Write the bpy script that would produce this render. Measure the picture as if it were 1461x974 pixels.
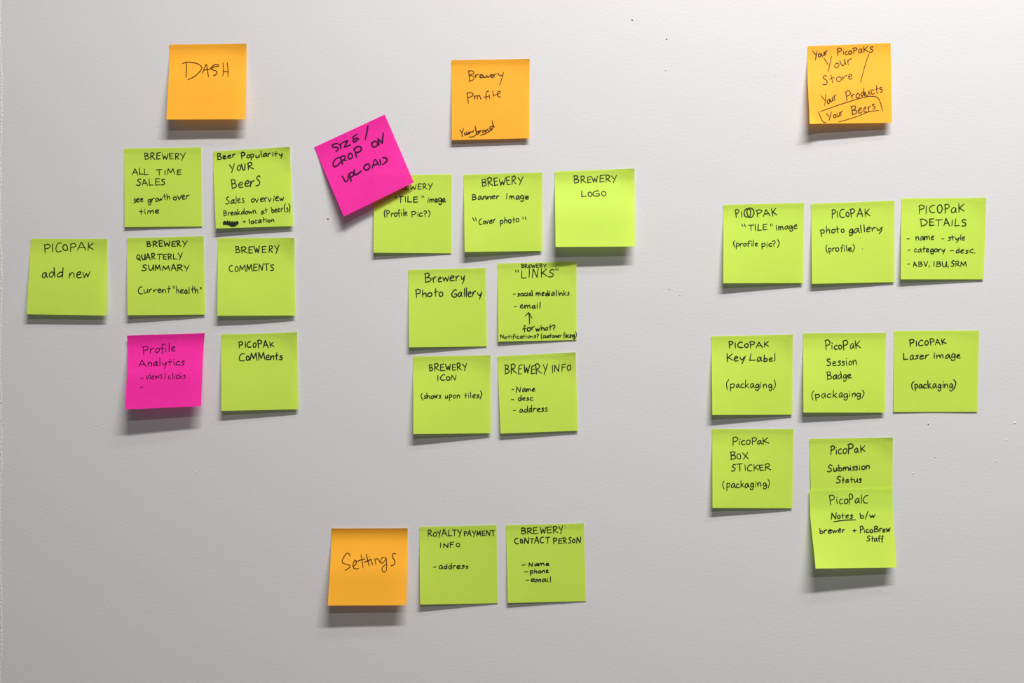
import bpy, math, random
from mathutils import Vector, Matrix

for o in list(bpy.data.objects):
    bpy.data.objects.remove(o)
SC = bpy.context.scene
COL = SC.collection

# ------------------------------------------------------------------ camera
RES_X, RES_Y, F_PX = 1461, 974, 1150.0
YAW = math.radians(3.2)                      # looks a little to the left of the wall's normal
CAM = Vector((0.02, -0.775, 1.50))
cd = bpy.data.cameras.new('camera')
cd.sensor_width = 36.0
cd.lens = F_PX / RES_X * 36.0
cd.clip_start = 0.02
cam = bpy.data.objects.new('camera', cd)
cam.location = CAM
cam.rotation_euler = (math.radians(90), 0, YAW)
COL.objects.link(cam)
SC.camera = cam

# ------------------------------------------------------------------ world, lamps, exposure
w = bpy.data.worlds.new('room_light')
SC.world = w
w.use_nodes = True
w.node_tree.nodes['Background'].inputs[0].default_value = (1.0, 0.985, 0.985, 1)
w.node_tree.nodes['Background'].inputs[1].default_value = 0.105


def tube_light(loc, sx, sy, power, color=(1, 0.985, 0.97)):
    """ceiling fluorescent panel: long side along the wall, facing the floor"""
    ld = bpy.data.lights.new('ceiling_panel', 'AREA')
    ld.shape = 'RECTANGLE'
    ld.size, ld.size_y = sx, sy
    ld.energy = power
    ld.color = color
    lo = bpy.data.objects.new('ceiling_panel', ld)
    lo.location = loc
    COL.objects.link(lo)


tube_light((0.52, -2.15, 3.10), 1.30, 0.12, 17)
tube_light((0.50, -1.00, 3.10), 1.10, 0.10, 58)
tube_light((0.60, -0.70, 3.10), 1.00, 0.12, 8)

SC.view_settings.view_transform = 'Standard'
SC.view_settings.look = 'None'
SC.view_settings.gamma = 1
SC.view_settings.use_curve_mapping = False
SC.view_settings.exposure = 0.29


# ------------------------------------------------------------------ helpers
def unproject(px, py, z=0.0):
    """the point at height z in front of the wall (plane y = -z) seen at photo pixel (px, py)"""
    dx, dz = (px - RES_X / 2) / F_PX, -(py - RES_Y / 2) / F_PX
    c, s = math.cos(YAW), math.sin(YAW)
    d = Vector((dx * c - s, dx * s + c, dz))
    t = (-z - CAM.y) / d.y
    return CAM + d * t


def material(name, color, rough=0.6, translucent=0.0, bump=None, spec=0.3, tint=None):
    m = bpy.data.materials.new(name)
    m.use_nodes = True
    nt = m.node_tree
    b = nt.nodes['Principled BSDF']
    b.inputs['Base Color'].default_value = (*color, 1)
    b.inputs['Roughness'].default_value = rough
    b.inputs['Specular IOR Level'].default_value = spec
    if tint:                                   # faint mottling of the pigment
        scale, dark = tint
        tc = nt.nodes.new('ShaderNodeTexCoord')
        n = nt.nodes.new('ShaderNodeTexNoise')
        n.inputs['Scale'].default_value = scale
        n.inputs['Detail'].default_value = 3
        r = nt.nodes.new('ShaderNodeMapRange')
        r.inputs[1].default_value, r.inputs[2].default_value = 0.3, 0.7
        mx = nt.nodes.new('ShaderNodeMix')
        mx.data_type = 'RGBA'
        mx.inputs[6].default_value = (*[k * dark for k in color], 1)
        mx.inputs[7].default_value = (*color, 1)
        nt.links.new(tc.outputs['Object'], n.inputs['Vector'])
        nt.links.new(n.outputs['Fac'], r.inputs[0])
        nt.links.new(r.outputs[0], mx.inputs[0])
        nt.links.new(mx.outputs[2], b.inputs['Base Color'])
    if bump:
        tc = nt.nodes.new('ShaderNodeTexCoord')
        prev = None
        for scale, strength, dist, stretch in bump:
            mp = nt.nodes.new('ShaderNodeMapping')
            mp.inputs['Scale'].default_value = stretch
            n = nt.nodes.new('ShaderNodeTexNoise')
            n.inputs['Scale'].default_value = scale
            n.inputs['Detail'].default_value = 3
            bp = nt.nodes.new('ShaderNodeBump')
            bp.inputs['Strength'].default_value = strength
            bp.inputs['Distance'].default_value = dist
            nt.links.new(tc.outputs['Object'], mp.inputs['Vector'])
            nt.links.new(mp.outputs[0], n.inputs['Vector'])
            nt.links.new(n.outputs['Fac'], bp.inputs['Height'])
            if prev:
                nt.links.new(prev.outputs[0], bp.inputs['Normal'])
            prev = bp
        nt.links.new(prev.outputs[0], b.inputs['Normal'])
    if translucent:
        t = nt.nodes.new('ShaderNodeBsdfTranslucent')
        t.inputs[0].default_value = (*color, 1)
        ms = nt.nodes.new('ShaderNodeMixShader')
        ms.inputs[0].default_value = translucent
        nt.links.new(b.outputs[0], ms.inputs[1])
        nt.links.new(t.outputs[0], ms.inputs[2])
        nt.links.new(ms.outputs[0], nt.nodes['Material Output'].inputs[0])
    return m


PAPER_BUMP = [(900, 0.25, 0.0002, (1, 1, 1))]
M_WALL = material('painted_wall', (0.565, 0.553, 0.556), 0.55, spec=0.25, tint=(3.0, 0.985),
                  bump=[(240, 0.20, 0.0005, (1, 1, 1.7)), (600, 0.12, 0.0003, (1, 1, 1.5)), (9, 0.25, 0.002, (1, 1, 1))])
M_TRIM = material('corner_plaster', (0.57, 0.555, 0.55), 0.7, bump=[(420, 0.8, 0.001, (1, 1, 1))])
M_SPECK = material('dark_speck', (0.10, 0.09, 0.09), 0.8)
M_GREEN = material('green_paper', (0.60, 0.80, 0.095), 0.65, 0.27, PAPER_BUMP, 0.2, (60, 0.975))
M_ORANGE = material('orange_paper', (1.0, 0.47, 0.035), 0.65, 0.27, PAPER_BUMP, 0.2, (60, 0.975))
M_PINK = material('pink_paper', (0.93, 0.028, 0.38), 0.65, 0.27, [(700, 0.45, 0.0004, (1, 1, 1))], 0.2, (260, 0.93))
M_INK = material('black_ink', (0.016, 0.022, 0.012), 0.5, spec=0.15)
M_INK_O = material('brown_black_ink', (0.05, 0.014, 0.004), 0.5, spec=0.15)
M_INK_P = material('purple_black_ink', (0.03, 0.003, 0.026), 0.5, spec=0.15)


def mesh_obj(name, verts, faces, mat, parent=None, smooth=False):
    me = bpy.data.meshes.new(name)
    me.from_pydata([tuple(v) for v in verts], [], faces)
    me.materials.append(mat)
    if smooth:
        for p in me.polygons:
            p.use_smooth = True
    me.update()
    o = bpy.data.objects.new(name, me)
    COL.objects.link(o)
    if parent:
        o.parent = parent
    return o


# ------------------------------------------------------------------ the wall
x_left = unproject(-3, 487).x
X1, H = 1.9, 3.15
wv = [(x_left, 0, 0), (X1, 0, 0), (X1, 0, H), (x_left, 0, H), (x_left, .12, 0), (X1, .12, 0), (X1, .12, H), (x_left, .12, H)]
wf = [(0, 1, 2, 3), (5, 4, 7, 6), (4, 0, 3, 7), (1, 5, 6, 2), (3, 2, 6, 7), (4, 5, 1, 0)]
wall = mesh_obj('wall_back', wv, wf, M_WALL)
wall['kind'] = 'structure'

M_FLOOR = material('unseen_dark_floor', (0.09, 0.09, 0.10), 0.95, bump=[(300, 0.6, 0.003, (1, 1, 1))])  # unseen floor, added dark to deepen the shadows below the sticky notes
fl = mesh_obj('floor', [(x_left - 2.5, -4.0, 0), (X1 + .5, -4.0, 0), (X1 + .5, 0, 0), (x_left, 0, 0), (x_left, 2.5, 0), (x_left - 2.5, 2.5, 0)], [(0, 1, 2, 3), (0, 3, 4, 5)], M_FLOOR)
fl['kind'] = 'structure'

# outer corner bead at the far left: a thin proud strip with a ragged, chipped edge
rng = random.Random(4)
tv, tf = [], []
N = 380
for i in range(N + 1):
    z = 0.0 + H * i / N
    xr = unproject(2.6, 487).x + 0.0007 * rng.uniform(-1, 1) + 0.0006 * math.sin(z * 37)
    yp = -0.0002 - 0.00015 * rng.random()
    tv += [(x_left - 0.0015, 0.118, z), (x_left - 0.0015, yp + 0.001, z), (x_left - 0.0002, yp, z),
           (xr - 0.0012, yp, z), (xr, -0.00002, z), (xr, 0.0005, z)]
    if i:
        a, b = (i - 1) * 6, i * 6
        for k in range(5):
            tf.append((a + k, a + k + 1, b + k + 1, b + k))
bead = mesh_obj('trim_1', tv, tf, M_TRIM)
bead['kind'] = 'structure'


def blob(name, px, py, r, mat, parent, flat=0.5, sx=1.0):
    c = unproject(px, py)
    vs, fs = [], []
    for j in range(4):
        ph = j / 4 * math.pi / 2
        for k in range(8):
            a = 2 * math.pi * k / 8
            vs.append((c.x + sx * r * math.cos(ph) * math.cos(a), 0.00002 - flat * r * math.sin(ph),
                       c.z + r * math.cos(ph) * math.sin(a)))
    vs.append((c.x, -flat * r, c.z))
    for j in range(3):
        for k in range(8):
            k2 = (k + 1) % 8
            fs.append((j * 8 + k, j * 8 + k2, j * 8 + 8 + k2, j * 8 + 8 + k))
    for k in range(8):
        fs.append((24 + k, 24 + (k + 1) % 8, 32))
    return mesh_obj(name, vs, fs, mat, parent, True)


for px, py, r in ((902, 29, .00075), (951, 56, .0007), (468, 312.5, .00085), (1.5, 575, .0009), (1, 600, .0008),
                  (2, 614, .0007), (0.6, 648, .001), (1324.5, 605.6, .0006), (954.5, 413, .00055)):
    blob('dark_speck', px, py, r * (0.6 if px < 5 else 1), M_SPECK, wall if px > 5 else bead, 0.9 if px < 5 else 0.3, 1.3)
for px, py, r in ((950, 100, .0011), (970.5, 421, .0012), (1325, 603.5, .0011), (1107, 107, .0009), (902, 27, .001),
                  (1448, 603, .0018), (1435, 627, .0012), (1421, 658, .0012), (1335, 651.5, .0012), (495, 353, .0010),
                  (137, 606, .0010), (280, 673, .0009), (1303, 675, .0014), (918, 359, .0008), (938, 359, .0009)):
    blob('paint_nib', px, py, r * 0.62, M_WALL, wall, 0.35, 1.5)

# ------------------------------------------------------------------ single-stroke handwriting alphabet
# unit box: baseline 0, capital height 100; '!' = straight strokes
G = {
 'A': (66, "!0,0 31,100 66,-4;!12,36 60,34"),
 'B': (58, "!6,98 9,-2;0,96 30,100 48,84 38,62 14,53 42,50 58,30 46,8 4,0"),
 'C': (56, "52,96 34,100 12,78 1,42 14,8 34,0 56,6"),
 'D': (68, "!8,98 11,-4;0,96 34,96 64,72 66,42 42,12 8,-2"),
 'E': (54, "!54,97 6,92 8,2 54,4;!8,50 46,53"),
 'F': (52, "!8,96 9,-4;!8,96 52,98;!9,52 42,54"),
 'G': (62, "56,90 36,98 10,74 2,36 18,4 44,0 60,22 60,44 34,42"),
 'H': (56, "!4,98 6,0;!52,98 52,0;!4,48 54,52"),
 'I': (16, "!8,98 9,0"),
 'J': (44, "!40,98 40,30 26,2 2,10"),
 'K': (60, "!6,98 8,-4;!54,92 12,44 26,40 60,8"),
 'L': (50, "!4,98 3,4 50,6"),
 'M': (76, "!0,-2 10,94 36,24 62,96 76,0"),
 'N': (62, "!4,-2 8,96 52,4 60,102"),
 'O': (54, "28,94 8,76 2,40 16,6 38,4 54,36 48,76 28,94 16,88"),
 'P': (52, "!8,98 10,-8;0,90 28,102 52,82 44,56 10,44"),
 'Q': (60, "30,96 8,78 2,36 18,4 42,8 56,42 48,80 28,96;!26,34 60,-12"),
 'R': (60, "!6,96 8,-2;0,92 30,102 50,80 38,56 12,46;!14,46 34,28 62,2"),
 'S': (50, "50,90 34,100 14,86 16,66 40,46 44,20 26,2 0,8"),
 'T': (62, "!0,94 62,98;!30,94 31,-2"),
 'U': (56, "2,96 4,40 18,4 36,8 50,44 54,96 54,70 56,2"),
 'V': (54, "!0,98 26,2 54,98"),
 'W': (74, "!0,94 18,4 36,62 56,4 74,98"),
 'X': (56, "!0,96 56,0;!54,96 4,-4"),
 'Y': (56, "!0,96 26,46;!56,102 18,-18"),
 'Z': (52, "!2,94 50,96 4,4 54,6"),
 'a': (44, "40,50 22,58 4,32 6,6 22,4 38,44 38,18 48,0"),
 'b': (42, "!4,100 5,0;5,16 20,50 38,44 40,16 22,0 5,8"),
 'c': (38, "36,50 18,56 2,28 12,2 38,6"),
 'd': (46, "38,48 20,54 3,28 10,3 28,12 40,50;!41,102 42,0"),
 'e': (42, "4,28 30,36 36,50 20,58 3,34 10,4 42,6"),
 'f': (40, "42,88 28,100 18,78 18,0 16,-12;!0,48 38,54"),
 'g': (42, "38,50 20,58 4,32 12,6 32,16 38,50 40,0 32,-34 12,-36 4,-18"),
 'h': (42, "!4,102 5,0;5,24 20,52 34,46 38,0"),
 'i': (16, "!8,52 9,0;!8,80 11,76"),
 'j': (16, "12,52 14,-10 2,-32;!12,80 14,76"),
 'k': (44, "!4,102 5,-2;!38,58 8,22 18,24 44,0"),
 'l': (16, "!8,104 9,0"),
 'm': (66, "!2,54 4,0;4,24 16,52 26,46 32,2;32,24 44,52 56,46 62,0"),
 'n': (44, "!2,54 4,0;4,24 20,54 34,46 40,0"),
 'o': (40, "22,54 4,40 4,12 20,0 38,16 36,44 20,54"),
 'p': (44, "!4,58 8,-42;4,46 26,58 42,38 30,8 8,6"),
 'q': (40, "36,50 18,56 3,30 12,4 34,20 36,50 38,-38"),
 'r': (38, "!2,54 5,0;4,26 18,52 38,56"),
 's': (34, "34,52 16,58 10,42 28,26 26,6 0,0"),
 't': (40, "!18,96 18,20 20,0;!0,52 40,58"),
 'u': (44, "2,54 6,8 20,2 36,28 40,54 40,20 46,0"),
 'v': (40, "!0,54 18,2 40,56"),
 'w': (60, "!0,54 12,4 28,44 42,4 60,58"),
 'x': (40, "!0,54 40,0;!38,56 2,-4"),
 'y': (46, "!0,52 8,16 22,12 42,52;!46,58 34,0 18,-42"),
 'z': (38, "!0,52 36,54 2,2 38,2"),
 '-': (38, "!0,38 38,41"), '+': (44, "!0,38 44,42;!22,66 22,12"),
 '/': (26, "!26,108 0,-10"), '(': (20, "20,112 2,70 2,26 16,-22"), ')': (20, "2,112 20,70 18,26 2,-22"),
 '?': (36, "0,84 20,98 36,80 30,58 14,40 16,24;!15,4 17,0"),
 '"': (20, "!2,106 5,76;!18,106 20,76"), '.': (5, "!1,3 5,0"), ',': (10, "!8,12 0,-18"), "'": (4, "!2,106 3,78"),
 ' ': (34, ""),
}


def parse(s):
    out = []
    for st in s.split(';'):
        st = st.strip()
        if not st:
            continue
        straight = st[0] == '!'
        pts = [tuple(map(float, p.split(','))) for p in st.lstrip('!').split()]
        out.append((straight, pts))
    return out


def smooth(pts, n=5):
    """Catmull-Rom"""
    if len(pts) < 3:
        return pts
    P = [pts[0]] + list(pts) + [pts[-1]]
    out = []
    for i in range(1, len(P) - 2):
        p0, p1, p2, p3 = P[i - 1:i + 3]
        for k in range(n):
            t = k / n
            out.append(tuple(0.5 * (2 * p1[a] + (p2[a] - p0[a]) * t + (2 * p0[a] - 5 * p1[a] + 4 * p2[a] - p3[a]) * t * t
                                    + (3 * p1[a] - p0[a] - 3 * p2[a] + p3[a]) * t ** 3) for a in (0, 1)))
    out.append(pts[-1])
    return out


def densify(pts, step=2.0):
    out = [pts[0]]
    for a, b in zip(pts, pts[1:]):
        n = max(1, int(math.hypot(b[0] - a[0], b[1] - a[1]) / step))
        for k in range(1, n + 1):
            out.append((a[0] + (b[0] - a[0]) * k / n, a[1] + (b[1] - a[1]) * k / n))
    return out


G['0o'] = (44, "22,74 6,56 4,20 18,4 36,8 42,40 34,66 20,74")
G['0u'] = (48, "2,84 4,30 18,4 36,14 46,80")


def word_strokes(text, x0, y0, x1, y1, h, rnd, tilt=0.6):
    """strokes of one word in crop coordinates: ink from (x0,y0) to (x1,y1) along the baseline, capital height h"""
    gap = 17
    cur, items = 0.0, []
    caps = sum(c.isupper() for c in text) >= 2 and not any(c.islower() for c in text if c not in 'ou')
    for ch in text:
        gw, gs = G['0' + ch if caps and ch in 'ou' else ch]
        wd = gw * rnd.uniform(0.85, 1.15)
        items.append((cur, wd / max(gw, 1), gs, ch))
        cur += wd + gap * rnd.uniform(0.7, 1.3) * (0.75 if ch.islower() and not caps else 1)
    total = cur - gap
    L = math.hypot(x1 - x0, y1 - y0)
    ang = math.atan2(y1 - y0, x1 - x0)
    ux, uy = (x1 - x0) / L, (y1 - y0) / L
    vx, vy = math.sin(ang * tilt), -math.cos(ang * tilt)          # 'up' in a y-down picture
    sx, sy = L / total, h / 100.0
    out = []
    last = None
    for cx, kx, gs, ch in items:
        low = ch.isalpha() and ch.islower() and not caps
        dy, sc, sh = rnd.uniform(-5, 5), rnd.uniform(0.86, 1.10), rnd.uniform(-0.08, 0.10)
        first = True
        for straight, pts in parse(gs):
            q = []
            for gx, gy in pts:
                jx, jy = rnd.uniform(-3.4, 3.4), rnd.uniform(-3.4, 3.4)
                a = (cx + gx * kx + jx) * sx + sh * gy * sy
                b = (gy * sc + dy + jy) * sy
                q.append((x0 + ux * a + vx * b, y0 + uy * a + vy * b))
            if first and low and last and ch in 'imnu' and rnd.random() < 0.7:      # joined-up writing
                m = ((last[0] * .6 + q[0][0] * .4), max(last[1], q[0][1]) * .8 + min(last[1], q[0][1]) * .2)
                out.append((False, [last, m, q[0]]))
            first = False
            out.append((straight, q))
        last = out[-1][1][-1] if (low and ch in 'acdehlmnu') else None
    return out


# ------------------------------------------------------------------ sticky notes
PROF = {
 'curl':   [(0, 0.0), (.09, .15), (.20, 1.25), (.42, 1.45), (.72, .80), (1, .95)],
 'hang':   [(0, 0.0), (.10, .30), (.25, 1.2), (.50, 1.15), (.80, .75), (1, .55)],
 'ramp':   [(0, 0.0), (.18, .15), (.35, .80), (.70, 1.05), (1, 1.25)],
}


def make_profile(key):
    knots = PROF[key]
    n = 100
    sl = []
    for i in range(n + 1):
        v = i / n
        for (a, sa), (b, sb) in zip(knots, knots[1:]):
            if v <= b:
                t = (v - a) / (b - a)
                t = t * t * (3 - 2 * t)
                sl.append(sa + (sb - sa) * t)
                break
    acc = [0.0]
    for i in range(n):
        acc.append(acc[-1] + (sl[i] + sl[i + 1]) / 2 / n)
    return [a / acc[-1] for a in acc]


PF = {k: make_profile(k) for k in PROF}


def prof(key, v):
    v = min(max(v, 0), 1) * 100
    i = min(int(v), 99)
    t = v - i
    return PF[key][i] * (1 - t) + PF[key][i + 1] * t


class Note:
    def __init__(self, org, s, quad, L, R, key='hang', tr=.4, tl=.1, te=.3, bows=(0, 0, 0), bl=0, br=0, base=None, wob=.25, seed=1):
        self.O, self.s = org, s
        self.q = [(org[0] + x / s, org[1] + y / s) for x, y in quad]      # TL TR BR BL in photo pixels
        self.L, self.R, self.key = L, R, key
        self.tr, self.tl, self.te, self.bl, self.br = tr * 2.1, tl * 1.5, te * 1.5, bl, br
        self.bows = [b / s for b in bows]        # left edge, right edge, bottom edge
        self.base, self.wob, self.seed = base, wob, seed
        r = random.Random(seed)
        self.ph = [r.uniform(0, 6.28) for _ in range(6)]

    def pix(self, u, v):
        (ax, ay), (bx, by), (cx, cy), (dx, dy) = self.q
        x = (ax * (1 - u) + bx * u) * (1 - v) + (dx * (1 - u) + cx * u) * v
        y = (ay * (1 - u) + by * u) * (1 - v) + (dy * (1 - u) + cy * u) * v
        bw = 6.75 * v * (1 - v) ** 2                                     # peaks near v = 1/3
        x += bw * (self.bows[0] * (1 - u) + self.bows[1] * u)
        y += self.bows[2] * 4 * u * (1 - u) * v ** 3
        return x, y

    def inv(self, px, py):
        u = v = 0.5
        for _ in range(8):
            x, y = self.pix(u, v)
            e = 1e-3
            xu, yu = self.pix(u + e, v)
            xv, yv = self.pix(u, v + e)
            a, b, c, d = (xu - x) / e, (xv - x) / e, (yu - y) / e, (yv - y) / e
            det = a * d - b * c
            rx, ry = px - x, py - y
            u += (d * rx - b * ry) / det
            v += (-c * rx + a * ry) / det
        return u, v

    def lift(self, u, v):                       # mm
        uc, vc = min(max(u, 0), 1), min(max(v, 0), 1)
        z = 0.25 + (self.L * (1 - uc) + self.R * uc) * prof(self.key, vc)
        c = max(0.0, (uc + (1 - vc) - 1.58) / 0.42)
        z += self.tr * c * c
        c = max(0.0, ((1 - uc) + (1 - vc) - 1.50) / 0.50)
        z += self.tl * c * c
        c = max(0.0, 1 - vc / 0.09)
        z += self.te * c * c
        c = max(0.0, ((1 - uc) + vc - 1.82) / 0.18)
        z += self.bl * c * c
        c = max(0.0, (uc + vc - 1.82) / 0.18)
        z += self.br * c * c
        p = self.ph
        f = vc * self.wob
        z += f * (0.40 * math.sin(3.1 * uc + 2.0 * vc + p[0]) + 0.22 * math.sin(5.5 * uc - 4.3 * vc + p[1])
                  + 0.12 * math.sin(2.0 * uc + 9.0 * vc + p[2])) + 0.62 * f
        if self.base:
            z += self.base(*self.pix(u, v))
        return z / 1000.0

    def point(self, u, v, extra=0.0):
        px, py = self.pix(u, v)
        return unproject(px, py, self.lift(u, v) + extra)

    def from_pixel(self, px, py, extra):
        u, v = self.inv(px, py)
        return unproject(px, py, self.lift(u, v) + extra)

    def build(self, mat, label, group):
        n = 44
        org = self.point(0.5, 0.0)
        front = [[self.point(i / n, j / n) for i in range(n + 1)] for j in range(n + 1)]
        vs, fs = [], []
        for row in front:
            for p in row:
                vs.append(p - org)
        m = n + 1
        for j in range(n):
            for i in range(n):
                a = j * m + i
                fs.append((a, a + m, a + m + 1, a + 1))
        o = mesh_obj('sticky_note', vs, fs, mat, None, False)
        for p in o.data.polygons:
            p.use_smooth = True
        o.location = org
        o['label'], o['category'], o['group'] = label, 'sticky note', group
        self.obj, self.org = o, org
        return o

    def ink(self, name, strokes, width, mat, rnd):
        """ribbons lying on the paper; strokes are in crop coordinates, width in photo pixels"""
        vs, fs = [], []
        for si, (straight, pts) in enumerate(strokes):
            pts = [(self.O[0] + x / self.s, self.O[1] + y / self.s) for x, y in pts]
            if not straight:
                pts = smooth(pts)
            pts = densify(pts, 1.6)
            wd = width * rnd.uniform(0.88, 1.12) / 2
            n = len(pts)
            # direction at every point
            dirs = []
            for i in range(n - 1):
                dx, dy = pts[i + 1][0] - pts[i][0], pts[i + 1][1] - pts[i][1]
                l = math.hypot(dx, dy) or 1e-6
                dirs.append((dx / l, dy / l))
            runs, cur = [], [0]
            for i in range(1, n):
                if i < n - 1 and dirs[i - 1][0] * dirs[i][0] + dirs[i - 1][1] * dirs[i][1] < 0.6:
                    cur.append(i)
                    runs.append(cur)
                    cur = [i]
                else:
                    cur.append(i)
            runs.append(cur)
            ex = 0.00010 + 0.000004 * (si % 7)
            for run in runs:
                base = len(vs)
                k = len(run)
                if k < 2:
                    continue
                for q, i in enumerate(run):
                    d1 = dirs[max(run[0], min(i - 1, len(dirs) - 1))] if q else dirs[run[0]]
                    d2 = dirs[min(i, len(dirs) - 1)] if q < k - 1 else dirs[run[-1] - 1]
                    dx, dy = d1[0] + d2[0], d1[1] + d2[1]
                    l = math.hypot(dx, dy) or 1
                    dx, dy = dx / l, dy / l
                    x, y = pts[i]
                    hw = wd * (0.80 + 0.20 * min(1, (min(i, n - 1 - i)) / 3.0))
                    vs.append(self.from_pixel(x - dy * hw, y + dx * hw, ex))
                    vs.append(self.from_pixel(x + dy * hw, y - dx * hw, ex))
                for q in range(k - 1):
                    a = base + 2 * q
                    fs.append((a, a + 1, a + 3, a + 2))
                for i, sgn in ((run[0], -1), (run[-1], 1)):              # half-round ends
                    d = dirs[run[0]] if sgn < 0 else dirs[run[-1] - 1]
                    hw = wd * (0.80 + 0.20 * min(1, (min(i, n - 1 - i)) / 3.0))
                    b2 = len(vs)
                    for a in range(5):
                        t = math.pi * (a / 4 - 0.5)
                        cx = math.cos(t) * d[0] * sgn - math.sin(t) * d[1]
                        cy = math.cos(t) * d[1] * sgn + math.sin(t) * d[0]
                        vs.append(self.from_pixel(pts[i][0] + cx * hw, pts[i][1] + cy * hw, ex))
                    fs.append(tuple(range(b2, b2 + 5)))
        vs = [v - self.org for v in vs]
        o = mesh_obj(name, vs, fs, mat, self.obj)
        # face the viewer
        me = o.data
        me.update()
        flip = [p.index for p in me.polygons if p.normal.y > 0]
        if flip:
            import bmesh
            bm = bmesh.new()
            bm.from_mesh(me)
            bm.faces.ensure_lookup_table()
            bmesh.ops.reverse_faces(bm, faces=[bm.faces[i] for i in flip])
            bm.to_mesh(me)
            bm.free()
        return o


def W(*a, **k):
    return ('W', a, k)


def S(s):
    return ('S', s)


def note(seed, color, label, org, s, quad, L, R, lines, width=1.5, **kw):
    """lines: list of (part name, width factor, [W(...) / S(...)])"""
    nt = Note(org, s, quad, L, R, seed=seed, **kw)
    mat, ink, group = {'g': (M_GREEN, M_INK, 'green sticky notes on the wall'),
                       'o': (M_ORANGE, M_INK_O, 'orange heading notes on the wall'),
                       'p': (M_PINK, M_INK_P, 'pink sticky notes on the wall')}[color]
    nt.build(mat, label, group)
    rnd = random.Random(seed * 17 + 3)
    for name, wf_, items in lines:
        st = []
        for it in items:
            if it[0] == 'W':
                st += word_strokes(*it[1], rnd, **it[2])
            else:
                st += parse(it[1])
        nt.ink(name, st, width * wf_, ink, rnd)
    return nt


Z = 7.2153
LN = 'written_line'

# ---- orange headings
note(1, 'o', "orange sticky note reading 'DASH', upper left of the wall", (230, 50), 6.493,
     [(75, 88), (790, 80), (778, 780), (48, 782)], 11.5, 11, [
     (LN, 1.0, [S("235,258 233,320 230,390;197,264 240,252 310,258 355,275 376,302 360,335 310,382 247,414;"
                  "380,355 400,310 418,272 428,320 438,388;395,325 430,318 460,312 500,290 526,290 530,278 505,271 475,288 460,308 478,322 508,332 518,350 500,370 482,374;"
                  "572,255 578,320 570,382;612,255 618,320 618,385;!572,330 592,338 622,340")])],
     width=1.25, key='curl', tr=1.0, te=.5, bows=(6, 4, 0))
note(2, 'o', "orange sticky note reading 'Brewery Profile' with 'Your brand' underlined at its foot", (630, 70), 6.493,
     [(90, 103), (817, 90), (815, 825), (95, 843)], 3.8, 3.6, [
     (LN, 1, [S("252,200 255,240 262,298;245,205 275,200 298,212 292,228 262,240 295,252 300,270 285,288 250,298;312,235 314,250 318,264;"
                "315,250 328,237 345,232;352,253 375,248 378,238 362,236 353,252 364,265 385,262 390,245 397,262 410,260 418,243 428,260 442,256 450,240;"
                "455,252 475,245 470,235 458,240 460,260 478,262;482,235 486,246 488,260;485,246 500,232 515,228;528,222 532,240 548,248 566,235;574,212 562,262 538,332")]),
     (LN, 1, [S("240,405 243,450 248,500;232,410 262,402 290,412 288,430 262,445 245,450;300,430 303,448 305,466;303,450 316,434 330,430;"
                "334,462 328,452 340,432 352,432 360,450 367,465;434,392 420,394 412,420 413,472;!392,445 432,438;440,422 444,440 446,456;!431,382 434,386;"
                "475,385 478,415 480,440;480,428 520,418 545,400 535,388 520,400 518,425 530,442 548,438")]),
     (LN, 1.15, [S("!168,748 190,775;!205,735 188,778 192,812;222,772 212,785 222,795 234,785 232,770 238,790 250,780 252,768 258,785 262,770 276,766 286,768 298,752"),
                S("310,712 318,750 326,790;324,775 340,762 346,778 330,790;350,752 356,775;354,762 372,750;392,748 378,762 388,772 400,752 408,768;"
                  "410,750 414,764;414,756 426,742 434,758;474,712 450,722 448,740 466,738 482,716;468,665 478,700 490,722")]),
     ('underline', 1.0, [S("255,812 290,812 325,790;362,797 410,780 470,745")])],
     width=1.3, key='hang', tr=.6, te=.7)
note(3, 'o', "orange sticky note crowded with writing and a hand-drawn box, upper right of the wall", (1140, 50), 6.493,
     [(80, 103), (848, 72), (862, 812), (98, 822)], 10, 6.5, [
     (LN, 1.05, [S("!128,150 160,188;!166,152 152,230"), W('our', 180, 208, 268, 178, 62), W('PicoPaKS', 350, 185, 690, 155, 56)]),
     (LN, .95, [S("230,212 250,242 268,272;302,195 290,250 270,340"), W('our', 330, 308, 485, 262, 92)]),
     (LN, .95, [W('Store', 222, 462, 487, 408, 78)]),
     ('slash', .9, [S("650,168 612,280 570,438")]),
     (LN, .95, [S("205,560 222,585 240,602;247,545 245,600 238,652"), W('our', 265, 635, 350, 598, 70), W('Products', 434, 608, 770, 530, 74)]),
     ('drawn_box', .9, [S("200,707 330,660 500,605 620,572 690,567 728,580 752,620 775,703;178,708 200,760 222,800 250,812;368,802 450,782 560,745 640,712 740,697")]),
     (LN, 1.0, [W('Your', 262, 785, 410, 742, 66), W('Beers', 488, 740, 705, 685, 80)])],
     width=1.35, key='curl', tr=.1, te=.2, bl=2.5, bows=(-8, 2, 0))
note(4, 'o', "orange sticky note reading 'Settings', lower middle of the wall", (462, 745), Z,
     [(75, 62), (863, 60), (850, 853), (42, 855)], 14, 12.5, [
     (LN, 1.1, [S("270,350 262,325 235,318 205,360 188,402 210,425 265,440 262,465 218,495;300,455 330,430 333,400 318,390 302,430 305,465 330,478 360,475;"
                  "382,330 395,400 405,470;340,402 385,385 422,375;438,325 450,385 468,445;415,410 460,392 492,380;480,375 492,405 505,437;!466,350 468,355;"
                  "525,370 530,400 535,430;530,390 550,373 570,393 580,418;625,362 600,365 585,395 600,420 630,390 640,360 647,420 645,485 625,512 602,495 605,460 645,425;"
                  "742,325 718,320 705,350 725,385 732,415 714,440 690,445")])],
     width=1.2, key='curl', tr=.4, tl=.3, te=1.3, bows=(8, 3, 0))

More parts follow.
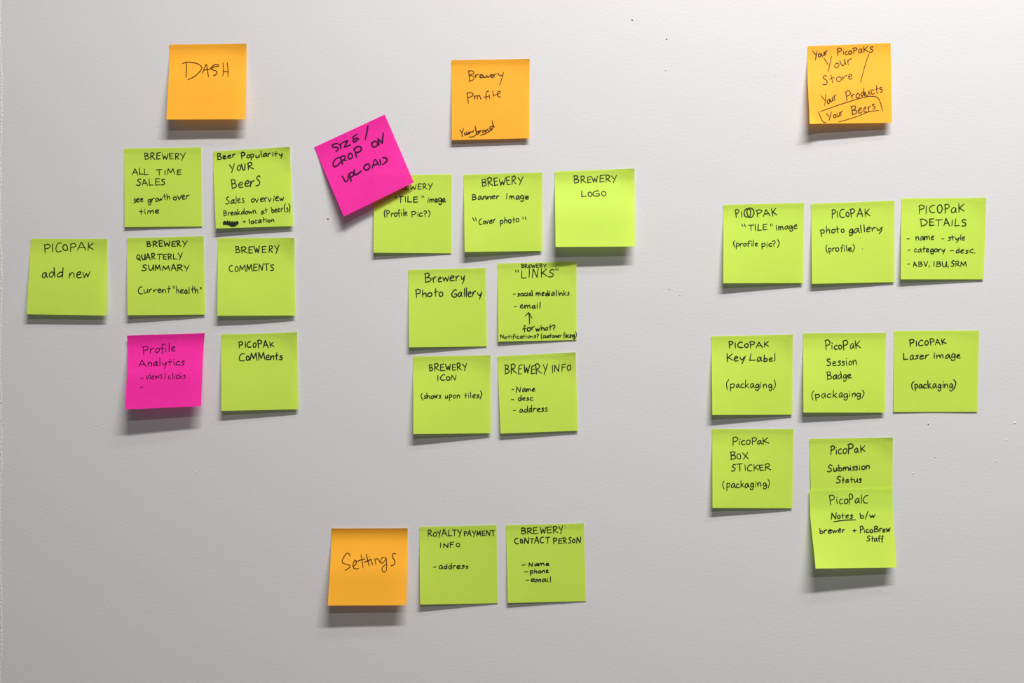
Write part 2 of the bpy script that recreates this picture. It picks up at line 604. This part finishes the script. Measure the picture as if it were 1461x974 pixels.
# ---- pink
sub = None
tile = note(14, 'g', "green sticky note whose upper left corner is covered by the tilted pink note", (525, 240), Z,
     [(62, 76), (865, 60), (862, 875), (58, 868)], 4.0, .6, [
     (LN, 1, [W('BREWERY', 255, 222, 662, 215, 62)]),
     (LN, 1, [W('"', 275, 350, 300, 350, 58), W('TILE', 312, 350, 520, 350, 60), W('"', 550, 350, 572, 350, 60), W('image', 612, 352, 795, 345, 66)]),
     (LN, .95, [W('(Profile', 168, 497, 405, 488, 70), W('Pic?)', 445, 500, 635, 490, 58)])], tr=.2, te=.1)


def on_tile(px, py):
    u, v = tile.inv(px, py)
    du = max(0, -u, u - 1)
    dv = max(0, -v, v - 1)
    k = max(0.0, 1 - (du + dv) * 3)
    return 0.9 * k * k


note(5, 'p', "bright pink sticky note tilted on the wall, reading 'SIZE / CROP ON UPLOAD'", (440, 155), 5.7312,
     [(47, 315), (625, 47), (862, 603), (290, 882)], 9.5, 4.2, [
     (LN, 1, [S("242,283 215,288 194,300 206,314 238,318 242,334 224,350;248,296 272,284;!262,290 266,328;280,278 320,262 300,300 298,312 345,296;368,228 398,207;366,228 368,252 372,274 412,246;!369,251 402,238;487,140 478,190 465,252")]),
     (LN, 1.1, [S("252,398 222,412 202,448 212,474 242,460 272,425;!264,400 278,452;256,402 288,384 302,400 276,424;!280,424 312,420;342,360 324,386 336,411 358,398 356,372 338,362;!376,330 394,396;370,332 406,308 432,320 424,346 388,362;542,262 518,290 534,314 562,300 562,272 536,264;!515,280 548,264;!578,298 570,246 604,280 612,196")]),
     (LN, 1.05, [S("492,448 462,464 454,486 476,502 502,482 494,452;!524,484 538,420 548,414 580,462;!522,468 568,450;!584,414 592,460;606,400 636,404 642,428 608,456;275,550 290,572 300,594 322,585 325,545;335,535 342,565 350,592;332,532 360,520 372,540 345,562;378,498 374,520 385,540 405,530 432,510")])],
     width=2.15, key='hang', tr=.1, tl=.1, te=.1, base=on_tile)
note(6, 'p', "pink sticky note reading 'Profile Analytics', curling off the wall below the green notes at left", (172, 465), Z,
     [(65, 98), (868, 72), (828, 825), (48, 858)], 16, 13.5, [
     (LN, .95, [W('Profile', 228, 290, 555, 258, 82)]),
     (LN, 1, [W('Analytics', 190, 418, 650, 402, 74)]),
     (LN, .85, [S("!207,540 235,532"), W('views', 262, 552, 425, 542, 75), S("!462,485 452,548"), W('clicks', 490, 545, 665, 538, 58)]),
     (LN, .8, [S("!205,632 230,625")])],
     width=1.35, key='curl', tr=.2, tl=1.8, te=.6, bows=(14, -6, 0))

# ---- green, left group
note(7, 'g', "green sticky note headed 'BREWERY ALL TIME SALES', below the upper left orange note", (170, 200), Z,
     [(52, 85), (845, 72), (858, 887), (57, 893)], 2.2, .5, [
     (LN, 1, [W('BREWERY', 262, 195, 678, 192, 64)]),
     (LN, 1, [W('ALL', 135, 357, 305, 352, 66), W('TIME', 380, 356, 640, 350, 58)]),
     (LN, 1, [W('SALES', 174, 467, 468, 463, 66)]),
     (LN, .95, [W('see', 148, 645, 245, 628, 62), W('growth', 295, 642, 520, 605, 62), W('over', 560, 615, 718, 600, 72)]),
     (LN, .95, [W('time', 208, 762, 410, 750, 62)])], te=.35, tr=.3)
note(8, 'g', "green sticky note headed 'Beer Popularity' with a scribbled-out word at the lower left", (295, 200), Z,
     [(68, 115), (855, 68), (890, 882), (93, 908)], 5, 3, [
     (LN, 1.15, [W('Beer', 110, 200, 295, 176, 60), W('Popularity', 352, 186, 775, 160, 56)]),
     (LN, 1.1, [W('YouR', 235, 328, 480, 298, 82)]),
     (LN, 1.1, [W('BeerS', 255, 492, 552, 468, 98)]),
     (LN, 1, [W('Sales', 195, 655, 385, 640, 72), W('overview', 460, 640, 795, 622, 70)]),
     (LN, .9, [W('Breakdown', 172, 778, 505, 750, 56), W('at', 560, 765, 625, 745, 56), W('beer(s)', 668, 748, 860, 728, 68)]),
     ('scribble', 1.35, [S("170,855 185,835 200,868 212,832 222,872 236,836 246,878 262,838 272,882 288,840 298,878 312,836 322,866;"
                          "168,850 200,846 240,856 285,850 325,848;172,868 210,858 250,872 300,862 320,856;240,880 262,886 292,882")]),
     (LN, 1, [W('+', 372, 858, 403, 852, 45), W('location', 435, 858, 690, 838, 48)])], tr=1.6, te=.5, bows=(-4, 0, 0))
note(9, 'g', "green sticky note reading 'add new', farthest left on the wall", (30, 330), Z,
     [(98, 75), (888, 78), (882, 865), (57, 852)], 6, 5.3, [
     (LN, 1, [W('PICoPAK', 235, 210, 742, 192, 84)]),
     (LN, 1.05, [W('add', 215, 476, 432, 470, 98), W('new', 495, 482, 708, 470, 108)])], tr=.8, te=.3, bows=(4, 2, 0))
note(10, 'g', "green sticky note headed 'BREWERY QUARTERLY SUMMARY'", (172, 330), Z,
     [(65, 68), (857, 50), (872, 855), (72, 862)], 5, 1.6, [
     (LN, 1.05, [W('BREWERY', 272, 156, 682, 152, 56)]),
     (LN, 1.05, [W('QUARTERLY', 168, 292, 640, 284, 62)]),
     (LN, 1.05, [W('SUMMARY', 218, 402, 705, 400, 58)]),
     (LN, .95, [W('Current', 182, 640, 512, 628, 66), W('"health"', 542, 638, 830, 634, 68)])], tr=.6, te=.5)
note(11, 'g', "green sticky note reading 'BREWERY COMMENTS' with faint creases", (300, 330), Z,
     [(80, 68), (865, 65), (875, 865), (72, 868)], 6, 2.5, [
     (LN, 1, [W('BREWERY', 262, 222, 705, 216, 68)]),
     (LN, 1, [W('CoMMENTS', 195, 410, 660, 402, 68)])], tr=1.8, te=.2, wob=1.0)
note(12, 'g', "green sticky note reading 'Comments' beside the curling pink note", (305, 465), Z,
     [(75, 85), (858, 65), (872, 855), (78, 873)], 6, 3, [
     (LN, 1.1, [W('PICoPAK', 258, 222, 625, 214, 64)]),
     (LN, 1.15, [W('CoMMents', 258, 356, 705, 344, 76)])], tr=1.2, te=.35)

# ---- green, middle group
note(15, 'g', "green sticky note reading 'BREWERY Banner Image', below the middle orange note", (655, 240), Z,
     [(48, 65), (857, 42), (857, 850), (57, 860)], 6.3, 2, [
     (LN, 1, [W('BREWERY', 232, 188, 662, 158, 80)]),
     (LN, 1, [W('Banner', 132, 325, 412, 315, 62), W('Image', 482, 320, 714, 318, 64)]),
     (LN, 1, [S("!138,510 158,542;!168,508 180,542"), W('Cover', 205, 580, 375, 558, 62), W('photo', 422, 572, 615, 552, 62), S("!655,500 660,525;!682,500 686,524")])], tr=.3, te=.4)
note(16, 'g', "bright green sticky note reading 'BREWERY LOGO', curling off the wall in the middle group", (785, 235), Z,
     [(48, 70), (868, 38), (872, 840), (55, 845)], 12, 10.5, [
     (LN, .95, [W('BREWERY', 245, 190, 685, 170, 72)]),
     (LN, .95, [W('LoGO', 325, 325, 575, 320, 56)])], key='curl', tr=1.6, te=.2)
note(17, 'g', "green sticky note reading 'Brewery Photo Gallery'", (575, 375), Z,
     [(55, 72), (852, 50), (865, 858), (62, 868)], 4.2, .5, [
     (LN, 1.1, [W('Brewery', 228, 198, 632, 178, 92)]),
     (LN, 1.1, [W('Photo', 132, 352, 412, 345, 80), W('Gallery', 498, 352, 805, 338, 84)])], tr=.3, te=.4)
note(18, 'g', "green sticky note reading 'LINKS' with an arrow drawn upward and small writing at its foot", (702, 370), Z,
     [(58, 41), (870, 22), (872, 828), (65, 845)], 2.5, .5, [
     (LN, .9, [W('BREWERY', 305, 84, 555, 80, 34)]),
     (LN, 1, [S("!242,112 248,130;!266,108 272,130"), W('LINKS', 302, 190, 632, 182, 90), S("!656,90 660,110;!680,90 678,112")]),
     (LN, 1, [S("!218,357 240,355"), W('social', 265, 380, 418, 374, 52), W('media', 452, 375, 640, 371, 58), W('links', 655, 372, 797, 368, 54)]),
     (LN, 1, [S("!230,487 250,485"), W('email', 290, 505, 492, 500, 60)]),
     ('drawn_arrow', 1.1, [S("378,548 385,600 387,662;!342,582 378,546 412,603")]),
     (LN, 1.1, [W('for', 322, 745, 435, 725, 66), W('what?', 450, 738, 650, 722, 56)]),
     (LN, .85, [W('Notifications?', 85, 812, 480, 806, 42), W('(customer', 505, 808, 715, 804, 42), W('facing)', 735, 806, 866, 800, 52)])], tr=.7, te=.4)
note(19, 'g', "green sticky note headed 'BREWERY ICON'", (580, 500), Z,
     [(68, 60), (865, 48), (868, 850), (70, 858)], 7, 2.5, [
     (LN, 1, [W('BREWERY', 235, 208, 628, 198, 68)]),
     (LN, 1, [W('ICoN', 316, 308, 512, 305, 56)]),
     (LN, .95, [W('(shows', 152, 496, 352, 490, 60), W('up', 398, 492, 465, 488, 58), W('on', 482, 490, 550, 486, 58), W('tiles)', 595, 490, 772, 484, 58)])], tr=1.0, te=.35)
note(20, 'g', "green sticky note reading 'BREWERY INFO' over a short list", (702, 498), Z,
     [(55, 72), (860, 32), (888, 838), (88, 868)], 3.6, 2, [
     (LN, 1, [W('BREWERY', 128, 255, 562, 245, 96), W('INFo', 612, 240, 815, 218, 76)]),
     (LN, .95, [S("!205,415 225,412"), W('Name', 243, 440, 440, 432, 56)]),
     (LN, .95, [S("!200,518 225,517"), W('desc', 270, 530, 418, 524, 56)]),
     (LN, .95, [S("!220,630 242,630"), W('address', 285, 652, 565, 638, 62)])], tr=1.6, te=.4)

# ---- green, beside Settings
note(21, 'g', "green sticky note reading 'ROYALTY PAYMENT INFO', right of the lower orange note", (590, 743), Z,
     [(60, 60), (855, 42), (870, 845), (68, 860)], 4.5, .5, [
     (LN, 1, [W('RoYALTY', 145, 158, 495, 152, 64), W('PAYMENT', 520, 154, 835, 148, 52)]),
     (LN, 1, [W('INFo', 272, 274, 482, 264, 48)]),
     (LN, 1, [S("!208,475 232,472"), W('address', 262, 495, 558, 490, 56)])], tr=.4, te=.4)
note(22, 'g', "green sticky note headed 'BREWERY CONTACT PERSON'", (715, 740), Z,
     [(50, 65), (852, 45), (875, 845), (70, 865)], 2.8, .5, [
     (LN, 1, [W('BREWERY', 208, 156, 642, 142, 66)]),
     (LN, 1.05, [W('CoNTACT', 140, 254, 498, 246, 56), W('PERSoN', 535, 256, 822, 242, 58)]),
     (LN, 1, [S("!218,475 250,472"), W('Name', 282, 488, 487, 478, 42)]),
     (LN, 1, [S("!238,545 275,545"), W('phone', 298, 562, 482, 553, 48)]),
     (LN, 1, [S("!255,630 285,630"), W('email', 305, 650, 512, 648, 54)])], tr=.3, te=.4)

# ---- green, right group
note(23, 'g', "green sticky note with TILE image and an overwritten letter O in its heading", (1022, 283), Z,
     [(72, 65), (905, 45), (895, 870), (72, 872)], 6, 2.2, [
     (LN, 1, [S("195,118 202,160 206,196;190,122 215,112 232,126 225,148 203,158;!262,135 263,190;326,105 300,112 287,150 298,185 325,192;"
                "350,97 322,110 316,150 335,190 366,190 388,155 380,115 350,97;322,106 346,112 354,150 342,192"), W('PAK', 412, 190, 625, 172, 74)]),
     (LN, 1, [S("!262,265 275,288;!288,262 300,290"), W('TILE', 328, 330, 522, 322, 64), S("!556,262 562,285;!574,260 578,280"), W('image', 614, 325, 828, 312, 66)]),
     (LN, .95, [W('(profile', 180, 496, 425, 488, 60), W('pic?)', 462, 500, 642, 490, 60)])], tr=.3, te=.4)
note(24, 'g', "green sticky note reading 'photo gallery (profile)', below the upper right orange note", (1150, 283), Z,
     [(52, 55), (910, 22), (910, 860), (62, 878)], 4.2, 1.3, [
     (LN, 1, [W('PICoPAK', 262, 198, 655, 182, 78)]),
     (LN, 1.05, [W('photo', 150, 362, 395, 350, 72), W('gallery', 442, 355, 782, 335, 76)]),
     (LN, .95, [W('(profile)', 208, 545, 494, 540, 66)]),
     ('ink_dot', .8, [S("!579,517 582,519")])], tr=.3, te=.4)
note(25, 'g', "green sticky note reading 'DETAILS' over a short list, rightmost of the upper row", (1278, 278), 7.216,
     [(65, 35), (932, 28), (905, 868), (52, 868)], 4, 1, [
     (LN, 1, [W('PICOPaK', 235, 188, 708, 176, 86)]),
     (LN, 1.05, [W('DETAILS', 255, 318, 730, 318, 70)]),
     (LN, .95, [S("!115,452 140,452"), W('name', 205, 466, 388, 455, 66), S("!475,452 498,452"), W('style', 535, 468, 710, 464, 60)]),
     (LN, .95, [S("!125,570 150,565"), W('category', 190, 588, 502, 588, 60), S("!560,573 595,572"), W('desc.', 620, 600, 820, 597, 62)]),
     (LN, 1, [S("!118,712 145,710"), W('ABV,', 180, 738, 350, 735, 56), W('IBU,', 388, 738, 542, 738, 56), W('SRM', 568, 738, 730, 734, 54)])],
     tr=1.0, te=.2, bows=(-4, 3, 0))
note(26, 'g', "green sticky note reading 'Key Label (packaging)'", (1008, 470), Z,
     [(50, 68), (888, 52), (885, 875), (60, 878)], 6.3, 1.6, [
     (LN, 1.05, [W('PICoPAK', 230, 188, 638, 180, 62)]),
     (LN, 1.1, [W('Key', 210, 325, 388, 318, 76), W('Label', 445, 320, 705, 325, 72)]),
     (LN, .95, [W('(packaging)', 202, 600, 710, 598, 74)])], tr=1.1, te=.3)
note(27, 'g', "green sticky note reading 'Session Badge (packaging)'", (1138, 468), Z,
     [(57, 52), (910, 48), (900, 868), (60, 868)], 5.8, 3, [
     (LN, 1, [W('PicoPaK', 285, 222, 650, 210, 88)]),
     (LN, 1, [W('Session', 300, 385, 607, 380, 80)]),
     (LN, 1, [W('Badge', 302, 525, 552, 514, 72)]),
     (LN, .95, [W('(packaging)', 142, 722, 680, 702, 70)])], tr=.3, te=.5)
note(28, 'g', "green sticky note reading 'Laser image (packaging)', lying almost flat at the far right", (1268, 465), 7.216,
     [(57, 50), (930, 45), (915, 882), (50, 884)], .5, .4, [
     (LN, 1.1, [W('PICoPAK', 212, 206, 592, 184, 62)]),
     (LN, 1.1, [W('Laser', 152, 346, 405, 334, 72), W('image', 462, 332, 738, 328, 66)]),
     (LN, 1.05, [W('(packaging)', 235, 638, 684, 638, 72)])], tr=.6, te=.2, wob=.6)
note(29, 'g', "green sticky note reading 'BOX STICKER (packaging)'", (1008, 605), Z,
     [(58, 50), (895, 50), (885, 865), (62, 860)], 5.6, 1.2, [
     (LN, 1, [W('PicoPaK', 265, 213, 640, 206, 78)]),
     (LN, 1, [W('BoX', 245, 362, 437, 354, 74)]),
     (LN, 1, [W('STICKER', 255, 482, 658, 470, 64)]),
     (LN, .95, [W('(packaging)', 168, 655, 650, 642, 72)])], tr=.4, te=.4)
sub = note(30, 'g', "green sticky note reading 'Submission Status', its lower part under another note", (1148, 618), 9.552,
     [(65, 75), (1203, 58), (1198, 1100), (95, 1120)], 1.6, 1.4, [
     (LN, 1.1, [W('PicoPaK', 352, 285, 830, 255, 112)]),
     (LN, 1.1, [W('Submission', 308, 520, 880, 490, 88)]),
     (LN, 1.1, [W('Status', 430, 680, 772, 670, 88)])], tr=1.4, te=.5)


def on_submission(px, py):
    u, v = sub.inv(px, py)
    return sub.lift(min(max(u, 0), 1), min(max(v, 0), 1)) * 1000 + 0.1


note(31, 'g', "green sticky note with 'Notes' underlined, stuck over the foot of another note and curling out", (1148, 690), 7.162,
     [(52, 60), (900, 38), (940, 855), (112, 865)], 13, 8.5, [
     (LN, 1, [W('PicoPalC', 258, 212, 650, 192, 86)]),
     (LN, 1.05, [W('Notes', 268, 360, 487, 350, 62), W('b/w', 568, 354, 718, 348, 64)]),
     ('underline', 1.1, [S("293,388 400,372 522,367")]),
     (LN, 1.1, [W('brewer', 155, 508, 415, 494, 60), W('+', 495, 500, 528, 495, 55), W('PicoBrew', 562, 500, 875, 490, 62)]),
     (LN, 1.1, [W('Staff', 635, 584, 805, 588, 58)])],
     key='ramp', tr=.1, te=.15, bows=(-14, -8, 0), base=on_submission)
